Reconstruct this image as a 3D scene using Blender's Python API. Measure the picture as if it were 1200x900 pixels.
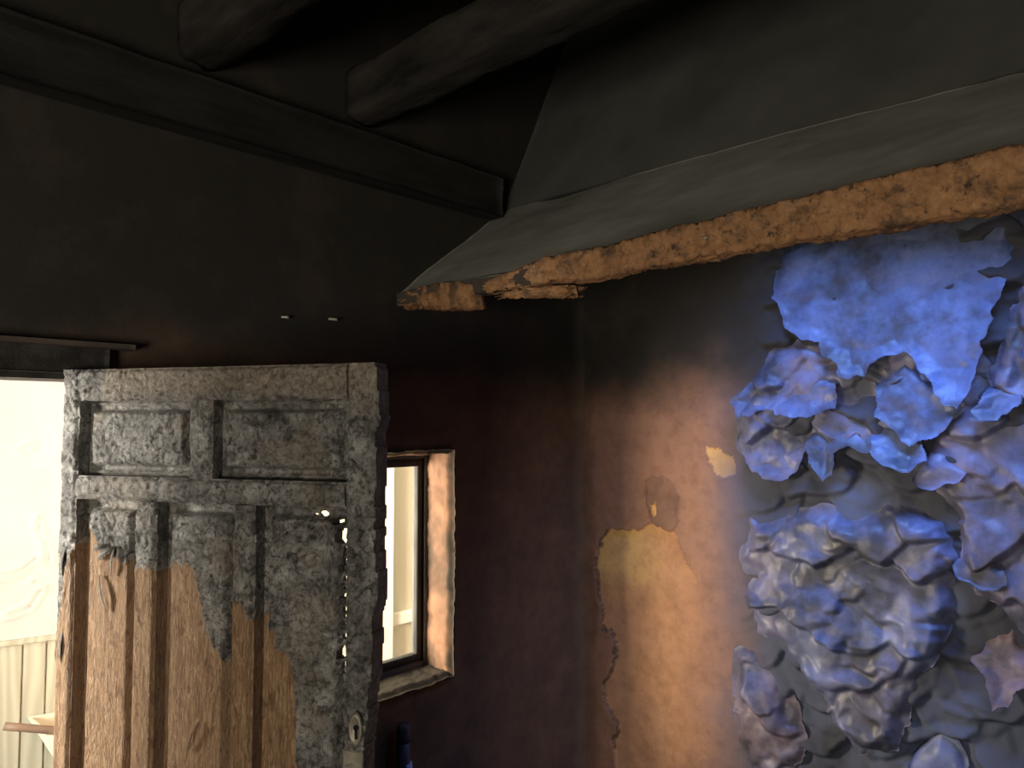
import bpy, math, random
import numpy as np
from mathutils import Vector, Matrix

# ------------------------------------------------------------------ scene, camera, light
sc = bpy.context.scene
C = sc.collection
for o in list(bpy.data.objects):
    bpy.data.objects.remove(o)
random.seed(7)
CAM_H = 1.85

cam_d = bpy.data.cameras.new('camera')
cam_d.sensor_width = 36.0
cam_d.lens = 26.01
cam_d.clip_start = 0.02
cam = bpy.data.objects.new('camera', cam_d)
C.objects.link(cam)
cam.location = (-2.54, -1.99, CAM_H)
_fh = Vector((0.7278, 0.6858, 0.0))
_p = math.radians(2.8)
_dir = _fh * math.cos(_p) + Vector((0, 0, 1)) * math.sin(_p)
cam.rotation_euler = _dir.to_track_quat('-Z', 'Y').to_euler()
sc.camera = cam

world = bpy.data.worlds.new('world')
sc.world = world
world.use_nodes = True
world.node_tree.nodes['Background'].inputs[0].default_value = (0.45, 0.62, 1.0, 1)
world.node_tree.nodes['Background'].inputs[1].default_value = 0.25

sc.view_settings.view_transform = 'Standard'
sc.view_settings.look = 'None'
sc.view_settings.gamma = 1.0
sc.view_settings.use_curve_mapping = False
sc.view_settings.exposure = 0.0


def area(name, loc, aim, sx, sy, power, col):
    d = bpy.data.lights.new(name, 'AREA')
    d.shape = 'RECTANGLE'
    d.size, d.size_y = sx, sy
    d.energy = power
    d.color = col
    o = bpy.data.objects.new(name, d)
    C.objects.link(o)
    o.location = loc
    o.rotation_euler = (Vector(aim) - Vector(loc)).to_track_quat('-Z', 'Y').to_euler()
    return o


# daylight from the window at the end of the lit hall behind the burnt room
hw_ = area('hall_window_daylight', (-4.55, 0.62, 1.55), (-0.9, -0.1, 1.35), 1.0, 1.3, 165, (1.0, 0.94, 0.85))
hw_.data.spread = math.radians(95)          # narrowed so the door gets more than the hall wall
# added fill below the hall ceiling, brightens the hall
area('hall_ceiling_fill', (-2.3, 0.65, 2.64), (-2.3, 0.7, 0.0), 1.8, 0.5, 18, (1.0, 0.95, 0.87))
# added fill hidden behind the door, lights the orange wall through the window
area('hall_side_fill', (-1.76, 0.46, 1.42), (-0.98, 0.0, 1.32), 0.56, 0.6, 185, (1.0, 0.84, 0.68))
# blue skylight falling down the open flue inside the hood
_a, _b = Vector((-0.42, -1.36, 2.56)), Vector((-0.02, -1.12, 1.15))
fl_ = area('flue_skylight', _a, _b, 1.0, 0.2, 8.5, (0.22, 0.40, 1.0))
_z = (_a - _b).normalized()
_x = Vector((0, 1, 0)); _x = (_x - _z * _x.dot(_z)).normalized(); _y = _z.cross(_x)
fl_.rotation_euler = Matrix((_x, _y, _z)).transposed().to_euler()
fl_.data.spread = math.radians(90)          # deep flue
# added fill for the burnt room, behind the photographer
area('room_fill', (-4.62, -2.3, 1.25), (-1.4, -0.9, 1.5), 1.0, 1.0, 58, (1.0, 0.91, 0.78))


# ------------------------------------------------------------------ noise
def _h(ix, iy, seed):
    n = (ix.astype(np.int64) * 374761393 + iy.astype(np.int64) * 668265263 + seed * 974711) & 0x7fffffff
    n = ((n ^ (n >> 13)) * 1274126177) & 0x7fffffff
    n = ((n ^ (n >> 16)) * 2246822519) & 0x7fffffff
    return ((n ^ (n >> 15)) & 0xffff) / 65535.0


def vn(x, y, seed=0):
    x = np.asarray(x, float); y = np.asarray(y, float)
    ix = np.floor(x); iy = np.floor(y)
    fx = x - ix; fy = y - iy
    fx = fx * fx * fx * (fx * (fx * 6 - 15) + 10); fy = fy * fy * fy * (fy * (fy * 6 - 15) + 10)
    a = _h(ix, iy, seed); b = _h(ix + 1, iy, seed); c = _h(ix, iy + 1, seed); d = _h(ix + 1, iy + 1, seed)
    return (a + (b - a) * fx) * (1 - fy) + (c + (d - c) * fx) * fy


def fbm(x, y, octs=4, seed=0):
    s = 0.0; a = 0.5; t = 0.0
    for k in range(octs):
        s = s + a * vn(np.asarray(x) * 2 ** k + 17.3 * k, np.asarray(y) * 2 ** k - 9.1 * k, seed + k)
        t += a; a *= 0.5
    return s / t


def worley(x, y, seed=0):
    x = np.asarray(x, float); y = np.asarray(y, float)
    ix = np.floor(x); iy = np.floor(y)
    f1 = np.full(x.shape, 9.0); f2 = np.full(x.shape, 9.0)
    for dx in (-1, 0, 1):
        for dy in (-1, 0, 1):
            cx = ix + dx; cy = iy + dy
            d = np.hypot(cx + _h(cx, cy, seed) - x, cy + _h(cx, cy, seed + 5) - y)
            m = d < f1
            f2 = np.where(m, f1, np.minimum(f2, d)); f1 = np.where(m, d, f1)
    return f1, f2


def scallop(x, y, seed=0):
    """overlapping hanging scales: 0 at the top of each scale, 1 at its lower lip"""
    x = np.asarray(x, float); y = np.asarray(y, float)
    ix = np.floor(x); iy = np.floor(y)
    best = np.full(x.shape, 99.0); val = np.zeros(x.shape)
    for dx in (-1, 0, 1):
        for dy in (-2, -1, 0, 1, 2):
            cx = ix + dx; cy = iy + dy
            px = cx + .2 + .6 * _h(cx, cy, seed); py = cy + .2 + .6 * _h(cx, cy, seed + 5)
            ex = x - px; ey = y - py
            # upper scales hang over lower ones: round lower edge, open top
            r = np.where(ey < 0, np.hypot(ex, ey * .85), np.abs(ex) + .15 * ey)
            inside = (r < .80) & (ey < .9)
            key = np.where(inside, -py, 99.0)
            m = key < best
            best = np.where(m, key, best); val = np.where(m, np.clip((.9 - ey) / 1.7, 0, 1) + .25 * (_h(cx, cy, seed + 8) - .5), val)
    return np.clip(val, 0, 1.2)


def ss(a, b, x):
    t = np.clip((np.asarray(x, float) - a) / (b - a), 0, 1)
    return t * t * (3 - 2 * t)


def in_poly(px, pz, poly):
    r = np.zeros(np.shape(px), bool)
    n = len(poly)
    for i in range(n):
        x1, y1 = poly[i]; x2, y2 = poly[(i + 1) % n]
        if y1 == y2:
            continue
        c = ((y1 > pz) != (y2 > pz)) & (px < (x2 - x1) * (pz - y1) / (y2 - y1) + x1)
        r ^= c
    return r


def seg_dist(px, pz, pts):
    d = np.full(np.shape(px), 9.0)
    for (x1, y1), (x2, y2) in zip(pts[:-1], pts[1:]):
        vx, vy = x2 - x1, y2 - y1
        t = np.clip(((px - x1) * vx + (pz - y1) * vy) / (vx * vx + vy * vy + 1e-12), 0, 1)
        d = np.minimum(d, np.hypot(px - x1 - t * vx, pz - y1 - t * vy))
    return d


def axis(stops):
    """stops: [(start, step), ..., (end, None)] -> non-uniform coordinate list"""
    out = []
    for (a, st), (b, _) in zip(stops[:-1], stops[1:]):
        n = max(1, int(round((b - a) / st)))
        out += [a + (b - a) * k / n for k in range(n)]
    out.append(stops[-1][0])
    return np.array(out)


# ------------------------------------------------------------------ mesh builders
def link(name, me, mat, parent=None):
    o = bpy.data.objects.new(name, me)
    C.objects.link(o)
    if mat is not None and not me.materials:
        me.materials.append(mat)
    if parent is not None:
        o.parent = parent
    return o


def raw(name, verts, faces, mat, parent=None, smooth=False, attrs=None):
    me = bpy.data.meshes.new(name)
    me.from_pydata([tuple(map(float, v)) for v in verts], [], faces)
    if attrs:
        for k, v in attrs.items():
            a = me.attributes.new(k, 'FLOAT', 'POINT')
            a.data.foreach_set('value', np.asarray(v, np.float32))
    if smooth:
        me.polygons.foreach_set('use_smooth', np.ones(len(me.polygons), bool))
    me.update()
    return link(name, me, mat, parent)


def slab(name, S, Z, front, back, place, mat, parent=None, mask=None, attrs=None, flip=False, smooth=True):
    """Solid height field. S, Z: coordinate lists; front/back: arrays [nS,nZ] or numbers of the depth d;
    place(s, z, d) -> three arrays; mask [nS-1,nZ-1]: True where there is material."""
    nS, nZ = len(S), len(Z)
    GS, GZ = np.meshgrid(S, Z, indexing='ij')
    fr = np.broadcast_to(np.asarray(front, float), GS.shape); bk = np.broadcast_to(np.asarray(back, float), GS.shape)
    V = np.concatenate([np.stack(place(GS, GZ, fr), -1).reshape(-1, 3), np.stack(place(GS, GZ, bk), -1).reshape(-1, 3)])
    N = nS * nZ
    if mask is None:
        mask = np.ones((nS - 1, nZ - 1), bool)
    ii, jj = np.nonzero(mask)
    q = lambda i, j: i * nZ + j
    F = np.stack([q(ii, jj), q(ii + 1, jj), q(ii + 1, jj + 1), q(ii, jj + 1)], -1)
    B = F[:, ::-1] + N
    pad = np.zeros((nS + 1, nZ + 1), bool); pad[1:-1, 1:-1] = mask
    m = pad[1:-1, 1:-1]
    sides = []
    for (di, dj, a, b) in ((-1, 0, (0, 1), (0, 0)), (1, 0, (1, 0), (1, 1)), (0, -1, (0, 0), (1, 0)), (0, 1, (1, 1), (0, 1))):
        nb = pad[1 + di:nS + di, 1 + dj:nZ + dj]
        i2, j2 = np.nonzero(m & ~nb)
        A = q(i2 + a[0], j2 + a[1]); Bq = q(i2 + b[0], j2 + b[1])
        sides.append(np.stack([Bq, A, A + N, Bq + N], -1)[:, ::-1])
    allf = np.concatenate([F, B] + sides)
    if flip:
        allf = allf[:, ::-1]
    used = np.unique(allf)
    remap = np.full(2 * N, -1); remap[used] = np.arange(len(used))
    V = V[used]; allf = remap[allf]
    me = bpy.data.meshes.new(name)
    me.vertices.add(len(V)); me.vertices.foreach_set('co', V.astype(np.float32).ravel())
    me.loops.add(allf.size); me.loops.foreach_set('vertex_index', allf.astype(np.int32).ravel())
    me.polygons.add(len(allf)); me.polygons.foreach_set('loop_start', np.arange(0, allf.size, 4, dtype=np.int32))
    me.update(calc_edges=True)
    sm = np.zeros(len(allf), bool)
    if smooth:
        sm[:len(F)] = True
    me.polygons.foreach_set('use_smooth', sm)
    if attrs:
        for k, v in attrs.items():
            vv = np.broadcast_to(np.asarray(v, float), GS.shape).reshape(-1)
            vv = np.concatenate([vv, vv])[used]
            a = me.attributes.new(k, 'FLOAT', 'POINT')
            a.data.foreach_set('value', vv.astype(np.float32))
    me.update()
    return link(name, me, mat, parent)


def box(name, x0, x1, y0, y1, z0, z1, mat, parent=None, bevel=0.0, wob=0.0):
    import bmesh
    bm = bmesh.new()
    bmesh.ops.create_cube(bm, size=1)
    for v in bm.verts:
        v.co = Vector(((x0 + x1) / 2 + v.co.x * (x1 - x0), (y0 + y1) / 2 + v.co.y * (y1 - y0), (z0 + z1) / 2 + v.co.z * (z1 - z0)))
        if wob:
            v.co += Vector((random.uniform(-wob, wob), random.uniform(-wob, wob), random.uniform(-wob, wob)))
    if bevel:
        bmesh.ops.bevel(bm, geom=bm.edges[:], offset=bevel, segments=2, affect='EDGES')
    me = bpy.data.meshes.new(name); bm.to_mesh(me); bm.free()
    return link(name, me, mat, parent)


def tube(name, p0, p1, r0, r1, mat, parent=None, seg=20, rings=10, wob=0.0, seed=0):
    p0 = Vector(p0); p1 = Vector(p1)
    ax = (p1 - p0).normalized()
    e1 = ax.orthogonal().normalized(); e2 = ax.cross(e1)
    V = []; Fc = []
    for k in range(rings + 1):
        t = k / rings
        c = p0.lerp(p1, t); r = r0 + (r1 - r0) * t
        for j in range(seg):
            a = 2 * math.pi * j / seg
            rr = r * (1 + wob * (float(vn(t * rings * .7, j * .8, seed)) - .5))
            V.append(c + e1 * rr * math.cos(a) + e2 * rr * math.sin(a))
    for k in range(rings):
        for j in range(seg):
            Fc.append((k * seg + j, k * seg + (j + 1) % seg, (k + 1) * seg + (j + 1) % seg, (k + 1) * seg + j))
    Fc.append(tuple(range(seg))[::-1]); Fc.append(tuple(rings * seg + j for j in range(seg)))
    o = raw(name, V, Fc, mat, parent)
    for p in o.data.polygons:
        p.use_smooth = len(p.vertices) == 4
    return o


def tag(o, label, cat, kind=None, group=None):
    o['label'] = label; o['category'] = cat
    if kind: o['kind'] = kind
    if group: o['group'] = group
    return o


def empty(name, loc=(0, 0, 0), rz=0.0):
    o = bpy.data.objects.new(name, None); C.objects.link(o)
    o.location = loc; o.rotation_euler = (0, 0, rz); o.empty_display_size = 0.1
    return o


# ------------------------------------------------------------------ materials
class NT:
    def __init__(self, name):
        self.m = bpy.data.materials.new(name); self.m.use_nodes = True
        self.t = self.m.node_tree; self.b = self.t.nodes['Principled BSDF']
        self.tc = self.t.nodes.new('ShaderNodeTexCoord')
    def n(self, kind, **kw):
        nd = self.t.nodes.new(kind)
        for k, v in kw.items():
            setattr(nd, k, v)
        return nd
    def l(self, a, b):
        self.t.links.new(a, b)
    def coord(self, scale=(1, 1, 1), src='Object'):
        mp = self.n('ShaderNodeMapping'); mp.inputs['Scale'].default_value = scale
        self.l(self.tc.outputs[src], mp.inputs['Vector']); return mp.outputs[0]
    def noise(self, scale, detail=5, rough=.6, vec=None, dist=0.0):
        nd = self.n('ShaderNodeTexNoise'); nd.inputs['Scale'].default_value = scale
        nd.inputs['Detail'].default_value = detail; nd.inputs['Roughness'].default_value = rough
        nd.inputs['Distortion'].default_value = dist
        self.l(vec if vec is not None else self.tc.outputs['Object'], nd.inputs['Vector']); return nd.outputs['Fac']
    def ramp(self, fac, stops):
        r = self.n('ShaderNodeValToRGB'); e = r.color_ramp.elements
        while len(e) < len(stops):
            e.new(0.5)
        for el, (p, c) in zip(e, stops):
            el.position = p; el.color = (*c, 1) if len(c) == 3 else c
        self.l(fac, r.inputs[0]); return r.outputs[0]
    def attr(self, name):
        a = self.n('ShaderNodeAttribute'); a.attribute_name = name; return a.outputs['Fac']
    def mix(self, fac, a, b):
        m = self.n('ShaderNodeMix', data_type='RGBA')
        for v, i in ((fac, 0), (a, 6), (b, 7)):
            if isinstance(v, (tuple, list)): m.inputs[i].default_value = (*v, 1)
            elif isinstance(v, (int, float)): m.inputs[i].default_value = v
            else: self.l(v, m.inputs[i])
        return m.outputs[2]
    def math(self, op, a, b=0.0, clamp=False):
        m = self.n('ShaderNodeMath', operation=op); m.use_clamp = clamp
        for v, i in ((a, 0), (b, 1)):
            if isinstance(v, (int, float)): m.inputs[i].default_value = v
            else: self.l(v, m.inputs[i])
        return m.outputs[0]
    def bump(self, h, strength=.4, dist=.01, prev=None):
        b = self.n('ShaderNodeBump'); b.inputs['Strength'].default_value = strength; b.inputs['Distance'].default_value = dist
        self.l(h, b.inputs['Height'])
        if prev is not None: self.l(prev, b.inputs['Normal'])
        return b.outputs[0]
    def out(self, col=None, rough=.7, normal=None, spec=.3, metal=0.0):
        for v, k in ((col, 'Base Color'), (rough, 'Roughness'), (spec, 'Specular IOR Level'), (metal, 'Metallic')):
            if v is None: continue
            if isinstance(v, (tuple, list)): self.b.inputs[k].default_value = (*v, 1)
            elif isinstance(v, (int, float)): self.b.inputs[k].default_value = v
            else: self.l(v, self.b.inputs[k])
        if normal is not None: self.l(normal, self.b.inputs['Normal'])
        return self.m


def mat_plaster(name, coat_a, coat_b, exposed, ochre, soot_col, scorch_col):
    t = NT(name)
    n1 = t.noise(5, 6, .65); n2 = t.noise(22, 5, .6); n3 = t.noise(90, 3, .6)
    coat = t.mix(t.ramp(n1, [(.35, (0, 0, 0)), (.68, (1, 1, 1))]), coat_a, coat_b)
    exp_ = t.mix(t.ramp(n2, [(.3, (0, 0, 0)), (.75, (1, 1, 1))]), exposed, tuple(c * .82 for c in exposed))
    exp_ = t.mix(t.attr('ochre'), exp_, ochre)
    c = t.mix(t.attr('bare'), coat, exp_)
    stain = t.ramp(t.noise(14, 6, .7), [(.30, (.55, .52, .5)), (.55, (1, 1, 1))])
    m = t.n('ShaderNodeMix', data_type='RGBA', blend_type='MULTIPLY'); m.inputs[0].default_value = .6
    t.l(c, m.inputs[6]); t.l(stain, m.inputs[7]); c = m.outputs[2]
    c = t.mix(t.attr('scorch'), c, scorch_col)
    sf = t.math('ADD', t.attr('soot'), t.math('MULTIPLY', t.math('SUBTRACT', n1, .5), .45), True)
    sf = t.math('MULTIPLY', sf, t.ramp(t.attr('soot'), [(0.0, (0, 0, 0)), (.15, (1, 1, 1))]), True)
    c = t.mix(sf, c, soot_col)
    b = t.bump(n3, .25, .003); b = t.bump(n2, .3, .006, b)
    return t.out(c, .82, b, .25)


M = {}
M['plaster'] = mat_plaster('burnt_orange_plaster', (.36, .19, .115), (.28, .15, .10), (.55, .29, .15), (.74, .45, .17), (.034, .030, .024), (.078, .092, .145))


M['plaster_dark'] = mat_plaster('smoke_browned_plaster', (.29, .165, .088), (.21, .125, .070), (.52, .27, .14), (.7, .45, .17), (.034, .031, .025), (.078, .092, .145))


def mat_flake():
    t = NT('blistered_paint')
    n1 = t.noise(9, 6, .7); n2 = t.noise(60, 4, .65)
    c = t.mix(t.ramp(n1, [(.32, (0, 0, 0)), (.7, (1, 1, 1))]), (.065, .090, .195), (.142, .188, .37))
    c = t.mix(t.math('MULTIPLY', t.attr('rosy'), .85), c, (.28, .17, .15))
    c = t.mix(t.ramp(t.noise(5.5, 5, .65), [(.42, (0, 0, 0)), (.62, (.85,) * 3)]), c, (.035, .036, .042))  # broad dark patches painted in to imitate shading among the blisters
    b = t.bump(n2, .2, .003); b = t.bump(n1, .15, .01, b)
    return t.out(c, t.ramp(n2, [(.3, (.36,) * 3), (.7, (.62,) * 3)]), b, .5)


M['flake'] = mat_flake()


def mat_door():
    t = NT('charred_door_wood')
    ch = t.attr('char')
    # bare wood with crazed, wrinkled varnish
    vg = t.coord((14, 14, 2.0)); g1 = t.noise(6, 6, .65, vg, .8)
    vw = t.coord((62, 62, 15)); g2 = t.noise(1.7, 5, .62, vw, 2.6)
    spots = t.noise(40, 2, .5, t.coord((1, 1, .6)))
    wood = t.ramp(g1, [(.25, (.16, .085, .040)), (.5, (.30, .18, .092)), (.75, (.40, .265, .145))])
    wood = t.mix(t.ramp(spots, [(.60, (0, 0, 0)), (.67, (.8,) * 3)]), wood, (.15, .068, .032))
    wood = t.mix(t.ramp(g2, [(.36, (.7,) * 3), (.50, (0, 0, 0))]), wood, (.13, .068, .032))
    wood = t.mix(t.ramp(g2, [(.56, (0, 0, 0)), (.70, (.6,) * 3)]), wood, (.50, .36, .22))
    # char: black scale with grey ash
    a1 = t.noise(13, 7, .72); a2 = t.noise(85, 6, .7, None, .6); a3 = t.noise(30, 6, .75, None, 1.2)
    vor = t.n('ShaderNodeTexVoronoi'); vor.inputs['Scale'].default_value = 60; vor.feature = 'F1'
    dv = t.n('ShaderNodeVectorMath', operation='ADD')
    nn = t.n('ShaderNodeTexNoise'); nn.inputs['Scale'].default_value = 24; t.l(t.tc.outputs['Object'], nn.inputs['Vector'])
    sc_ = t.n('ShaderNodeVectorMath', operation='SCALE'); sc_.inputs['Scale'].default_value = .05; t.l(nn.outputs['Color'], sc_.inputs[0])
    t.l(t.coord((1, 1, .7)), dv.inputs[0]); t.l(sc_.outputs[0], dv.inputs[1]); t.l(dv.outputs[0], vor.inputs['Vector'])
    char = t.ramp(a1, [(.32, (.065, .060, .053)), (.5, (.23, .22, .197)), (.66, (.44, .43, .39))])
    char = t.mix(t.ramp(a3, [(.36, (.95,) * 3), (.50, (0, 0, 0))]), char, (.020, .017, .014))
    char = t.mix(t.ramp(a2, [(.40, (.8,) * 3), (.50, (0, 0, 0))]), char, (.030, .026, .022))
    char = t.mix(t.ramp(a3, [(.60, (0, 0, 0)), (.72, (.6,) * 3)]), char, (.40, .385, .345))
    char = t.mix(t.attr('ash'), char, t.ramp(a2, [(.34, (.10, .075, .052)), (.5, (.26, .215, .16)), (.66, (.40, .35, .27))]))
    fac = t.math('ADD', ch, t.math('MULTIPLY', t.math('SUBTRACT', a3, .5), .8), True)
    fac = t.ramp(fac, [(.46, (0, 0, 0)), (.53, (1, 1, 1))])
    col = t.mix(fac, wood, char)
    bw = t.bump(g2, .9, .010)
    bc = t.bump(a2, .8, .010); bc = t.bump(vor.outputs['Distance'], .4, .010, bc); bc = t.bump(a3, .7, .014, bc)
    mxn = t.mix(fac, bw, bc)
    ro = t.mix(fac, (.48,) * 3, t.ramp(a2, [(.3, (.28,) * 3), (.7, (.60,) * 3)]))
    return t.out(col, ro, mxn, .5)


M['door'] = mat_door()


def mat_simple(name, a, b, scale=12, rough=.7, bump=.3, bdist=.004, vec=(1, 1, 1), spec=.3, metal=0.0, lo=.35, hi=.68):
    t = NT(name)
    v = t.coord(vec)
    n = t.noise(scale, 6, .65, v)
    c = t.mix(t.ramp(n, [(lo, (0, 0, 0)), (hi, (1, 1, 1))]), a, b)
    nb = t.noise(scale * 4, 4, .6, v)
    return t.out(c, rough, t.bump(nb, bump, bdist), spec, metal)


M['soot_wood'] = mat_simple('sooty_charred_timber', (.012, .011, .009), (.055, .048, .040), 9, .62, .6, .008, (1, .25, 1), .35)
M['soot_beam'] = mat_simple('sooty_wall_plate_timber', (.012, .011, .009), (.034, .031, .026), 9, .7, .5, .008, (.25, 1, 1), .3)
M['soot_board'] = mat_simple('soot_black_boards', (.010, .009, .009), (.022, .020, .018), 8, .8, .4, .006)
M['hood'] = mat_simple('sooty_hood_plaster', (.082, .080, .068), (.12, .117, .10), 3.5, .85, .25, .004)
M['hood_pale'] = mat_simple('pale_hood_plaster', (.27, .262, .222), (.38, .37, .315), 3.5, .85, .25, .004)  # lower slope plaster set paler than the upper slope
M['rim'] = None
M['white_wall'] = mat_simple('white_hall_plaster', (.37, .358, .328), (.42, .408, .375), 2.5, .75, .12, .004)
M['beige_wall'] = mat_simple('beige_hall_plaster', (.68, .67, .57), (.74, .73, .63), 2, .8, .1, .003)
M['white_paint'] = mat_simple('white_gloss_paint', (.86, .84, .78), (.90, .88, .83), 4, .4, .05, .002)
M['floor'] = mat_simple('sooty_floor', (.03, .028, .026), (.09, .08, .07), 6, .8, .4, .006)
M['dark_wall'] = mat_simple('smoke_stained_wall', (.05, .04, .033), (.11, .085, .065), 4, .85, .3, .005)
M['alu'] = mat_simple('grey_window_metal', (.075, .08, .085), (.12, .125, .13), 30, .6, .15, .002, (1, 1, .2), .5, .2)
M['sash'] = mat_simple('dark_grey_sash_metal', (.022, .023, .024), (.034, .035, .036), 30, .65, .15, .002, (1, 1, .2), .3)
M['gasket'] = mat_simple('black_window_gasket', (.012, .012, .012), (.03, .03, .03), 20, .6, .1, .002)
M['lockmetal'] = mat_simple('smoked_lock_metal', (.16, .14, .105), (.28, .25, .185), 40, .5, .2, .002, spec=.5, metal=.4)
M['black'] = mat_simple('black_cavity', (.004, .004, .004), (.008, .008, .008), 20, .9, .05, .001)
M['box'] = mat_simple('cream_painted_wood', (.52, .47, .36), (.60, .55, .44), 6, .6, .1, .002)
M['stick'] = mat_simple('pale_brown_dowel', (.10, .068, .045), (.15, .10, .066), 10, .55, .15, .002, (1, 1, 1))
M['navy'] = mat_simple('navy_plastic', (.030, .035, .06), (.05, .06, .10), 10, .4, .1, .002, spec=.5)
M['paleblue'] = mat_simple('pale_blue_plastic', (.30, .42, .75), (.55, .65, .90), 25, .35, .1, .002, spec=.5)
M['nail'] = mat_simple('pale_scorched_metal', (.45, .42, .34), (.6, .56, .45), 30, .5, .2, .001, spec=.5)


def mat_plank():
    t = NT('pale_wainscot_wood')
    info = t.n('ShaderNodeObjectInfo')
    add = t.n('ShaderNodeVectorMath', operation='ADD')
    comb = t.n('ShaderNodeCombineXYZ')
    t.l(t.math('MULTIPLY', info.outputs['Random'], 7.0), comb.inputs[0]); t.l(t.math('MULTIPLY', info.outputs['Random'], 3.0), comb.inputs[2])
    t.l(t.coord((1, 1, .16)), add.inputs[0]); t.l(comb.outputs[0], add.inputs[1])
    w = t.n('ShaderNodeTexWave'); w.inputs['Scale'].default_value = 7; w.inputs['Distortion'].default_value = 9; w.inputs['Detail'].default_value = 2
    w.inputs['Detail Scale'].default_value = 1.2
    t.l(add.outputs[0], w.inputs['Vector'])
    c = t.mix(w.outputs['Color'], (.30, .295, .22), (.38, .37, .285))
    return t.out(c, .55, t.bump(w.outputs['Fac'], .1, .002), .3)


M['plank'] = mat_plank()


def mat_rim():
    t = NT('spalled_orange_brick')
    n1 = t.noise(7, 6, .7); n2 = t.noise(40, 5, .7)
    c = t.mix(t.ramp(n2, [(.3, (0, 0, 0)), (.7, (1, 1, 1))]), (.27, .135, .06), (.50, .27, .125))
    c = t.mix(t.ramp(n1, [(.56, (0, 0, 0)), (.72, (.8,) * 3)]), c, (.52, .32, .20))
    c = t.mix(t.ramp(t.noise(15, 6, .75), [(.36, (.85,) * 3), (.50, (0, 0, 0))]), c, (.10, .065, .042))
    c = t.mix(t.ramp(t.noise(34, 5, .75), [(.33, (.9,) * 3), (.43, (0, 0, 0))]), c, (.045, .032, .026))
    return t.out(c, .85, t.bump(n1, .3, .01, t.bump(n2, .8, .008)), .2)


M['rim'] = mat_rim()


def mat_glass():
    m = bpy.data.materials.new('smoky_glass'); m.use_nodes = True
    t = m.node_tree; t.nodes.clear()
    o = t.nodes.new('ShaderNodeOutputMaterial'); mx = t.nodes.new('ShaderNodeMixShader')
    tr = t.nodes.new('ShaderNodeBsdfTransparent'); gl = t.nodes.new('ShaderNodeBsdfGlossy'); fr = t.nodes.new('ShaderNodeFresnel')
    tr.inputs[0].default_value = (.93, .93, .88, 1); gl.inputs['Roughness'].default_value = .03; fr.inputs[0].default_value = 1.35
    nz = t.nodes.new('ShaderNodeTexNoise'); nz.inputs['Scale'].default_value = 6
    mu = t.nodes.new('ShaderNodeMath'); mu.operation = 'MULTIPLY'
    t.links.new(fr.outputs[0], mu.inputs[0]); t.links.new(nz.outputs['Fac'], mu.inputs[1])
    t.links.new(mu.outputs[0], mx.inputs[0]); t.links.new(tr.outputs[0], mx.inputs[1]); t.links.new(gl.outputs[0], mx.inputs[2])
    t.links.new(mx.outputs[0], o.inputs[0]); return m


M['glass'] = mat_glass()

# ------------------------------------------------------------------ room shell
# the room corner is the origin: wall_back is the plane y = 0, wall_right the plane x = 0, the room lies at x < 0, y < 0
ROOF = 3.75
WT = 0.16                                     # wall thickness
WIN = (-1.44, -0.742, 0.945, 1.745)          # window opening x0, x1, z0, z1
DOOR = (-2.84, -1.93, 0.0, 1.962)           # doorway

fl = box('floor', -5.0, 1.2, -4.2, 2.6, -0.1, 0.0, M['floor'])
tag(fl, 'soot covered floor below the frame of the burnt room', 'floor', 'structure')

# --- back wall with doorway and window
def lining_edge(z):
    return 0.012 * (fbm(z * 9, 3.3, 3, 61) - .5)

LX = axis([(-5.0, .2), (-2.84, .091), (-1.93, .0363), (-1.44, .0436), (-0.742, .018), (0.0, None)])
LZ = axis([(0.0, .2), (0.6, .0345), (0.945, .02), (1.745, .0217), (1.962, .02), (2.7, .15), (ROOF, None)])
cxs = (LX[:-1] + LX[1:]) / 2; czs = (LZ[:-1] + LZ[1:]) / 2
CX, CZ = np.meshgrid(cxs, czs, indexing='ij')
lmask = ~(((CX > WIN[0] - 1e-6) & (CX < WIN[1] + 1e-6) & (CZ > WIN[2] - 1e-6) & (CZ < WIN[3] + 1e-6)) |
          ((CX > DOOR[0]) & (CX < DOOR[1]) & (CZ < DOOR[3])))
GX, GZ = np.meshgrid(LX, LZ, indexing='ij')
ld = 0.014 * (fbm(GX * 4, GZ * 4, 4, 3) - .5)
ld += 0.03 * (1 - np.sqrt(np.clip(1 - (np.clip(GX + .06, 0, .06) / .06) ** 2, 0, 1)))   # plaster rounded into the corner
lsoot = np.clip(0.40 + .60 * ss(1.85, 2.15, GZ + .12 * (fbm(GX * 3, GZ * 2, 3, 9) - .5)) + .22 * ss(1.1, .6, GZ) * 0 , 0, 1)
nearwin = np.maximum(np.maximum(WIN[0] - GX, GX - WIN[1]), np.maximum(WIN[2] - GZ, GZ - WIN[3]))
lsoot -= .30 * ss(.10, .0, nearwin + .05 * (fbm(GX * 12, GZ * 12, 3, 19) - .5)) * (GZ < 1.8)
wb = slab('wall_back', LX, LZ, ld, -WT, lambda s, z, d: (s, -d, z), M['plaster_dark'], mask=lmask,
          attrs={'soot': lsoot, 'bare': 0.0, 'ochre': 0.0, 'scorch': 0.0})
tag(wb, 'dark smoke-stained plaster wall with the doorway and small window', 'wall', 'structure')

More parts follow.
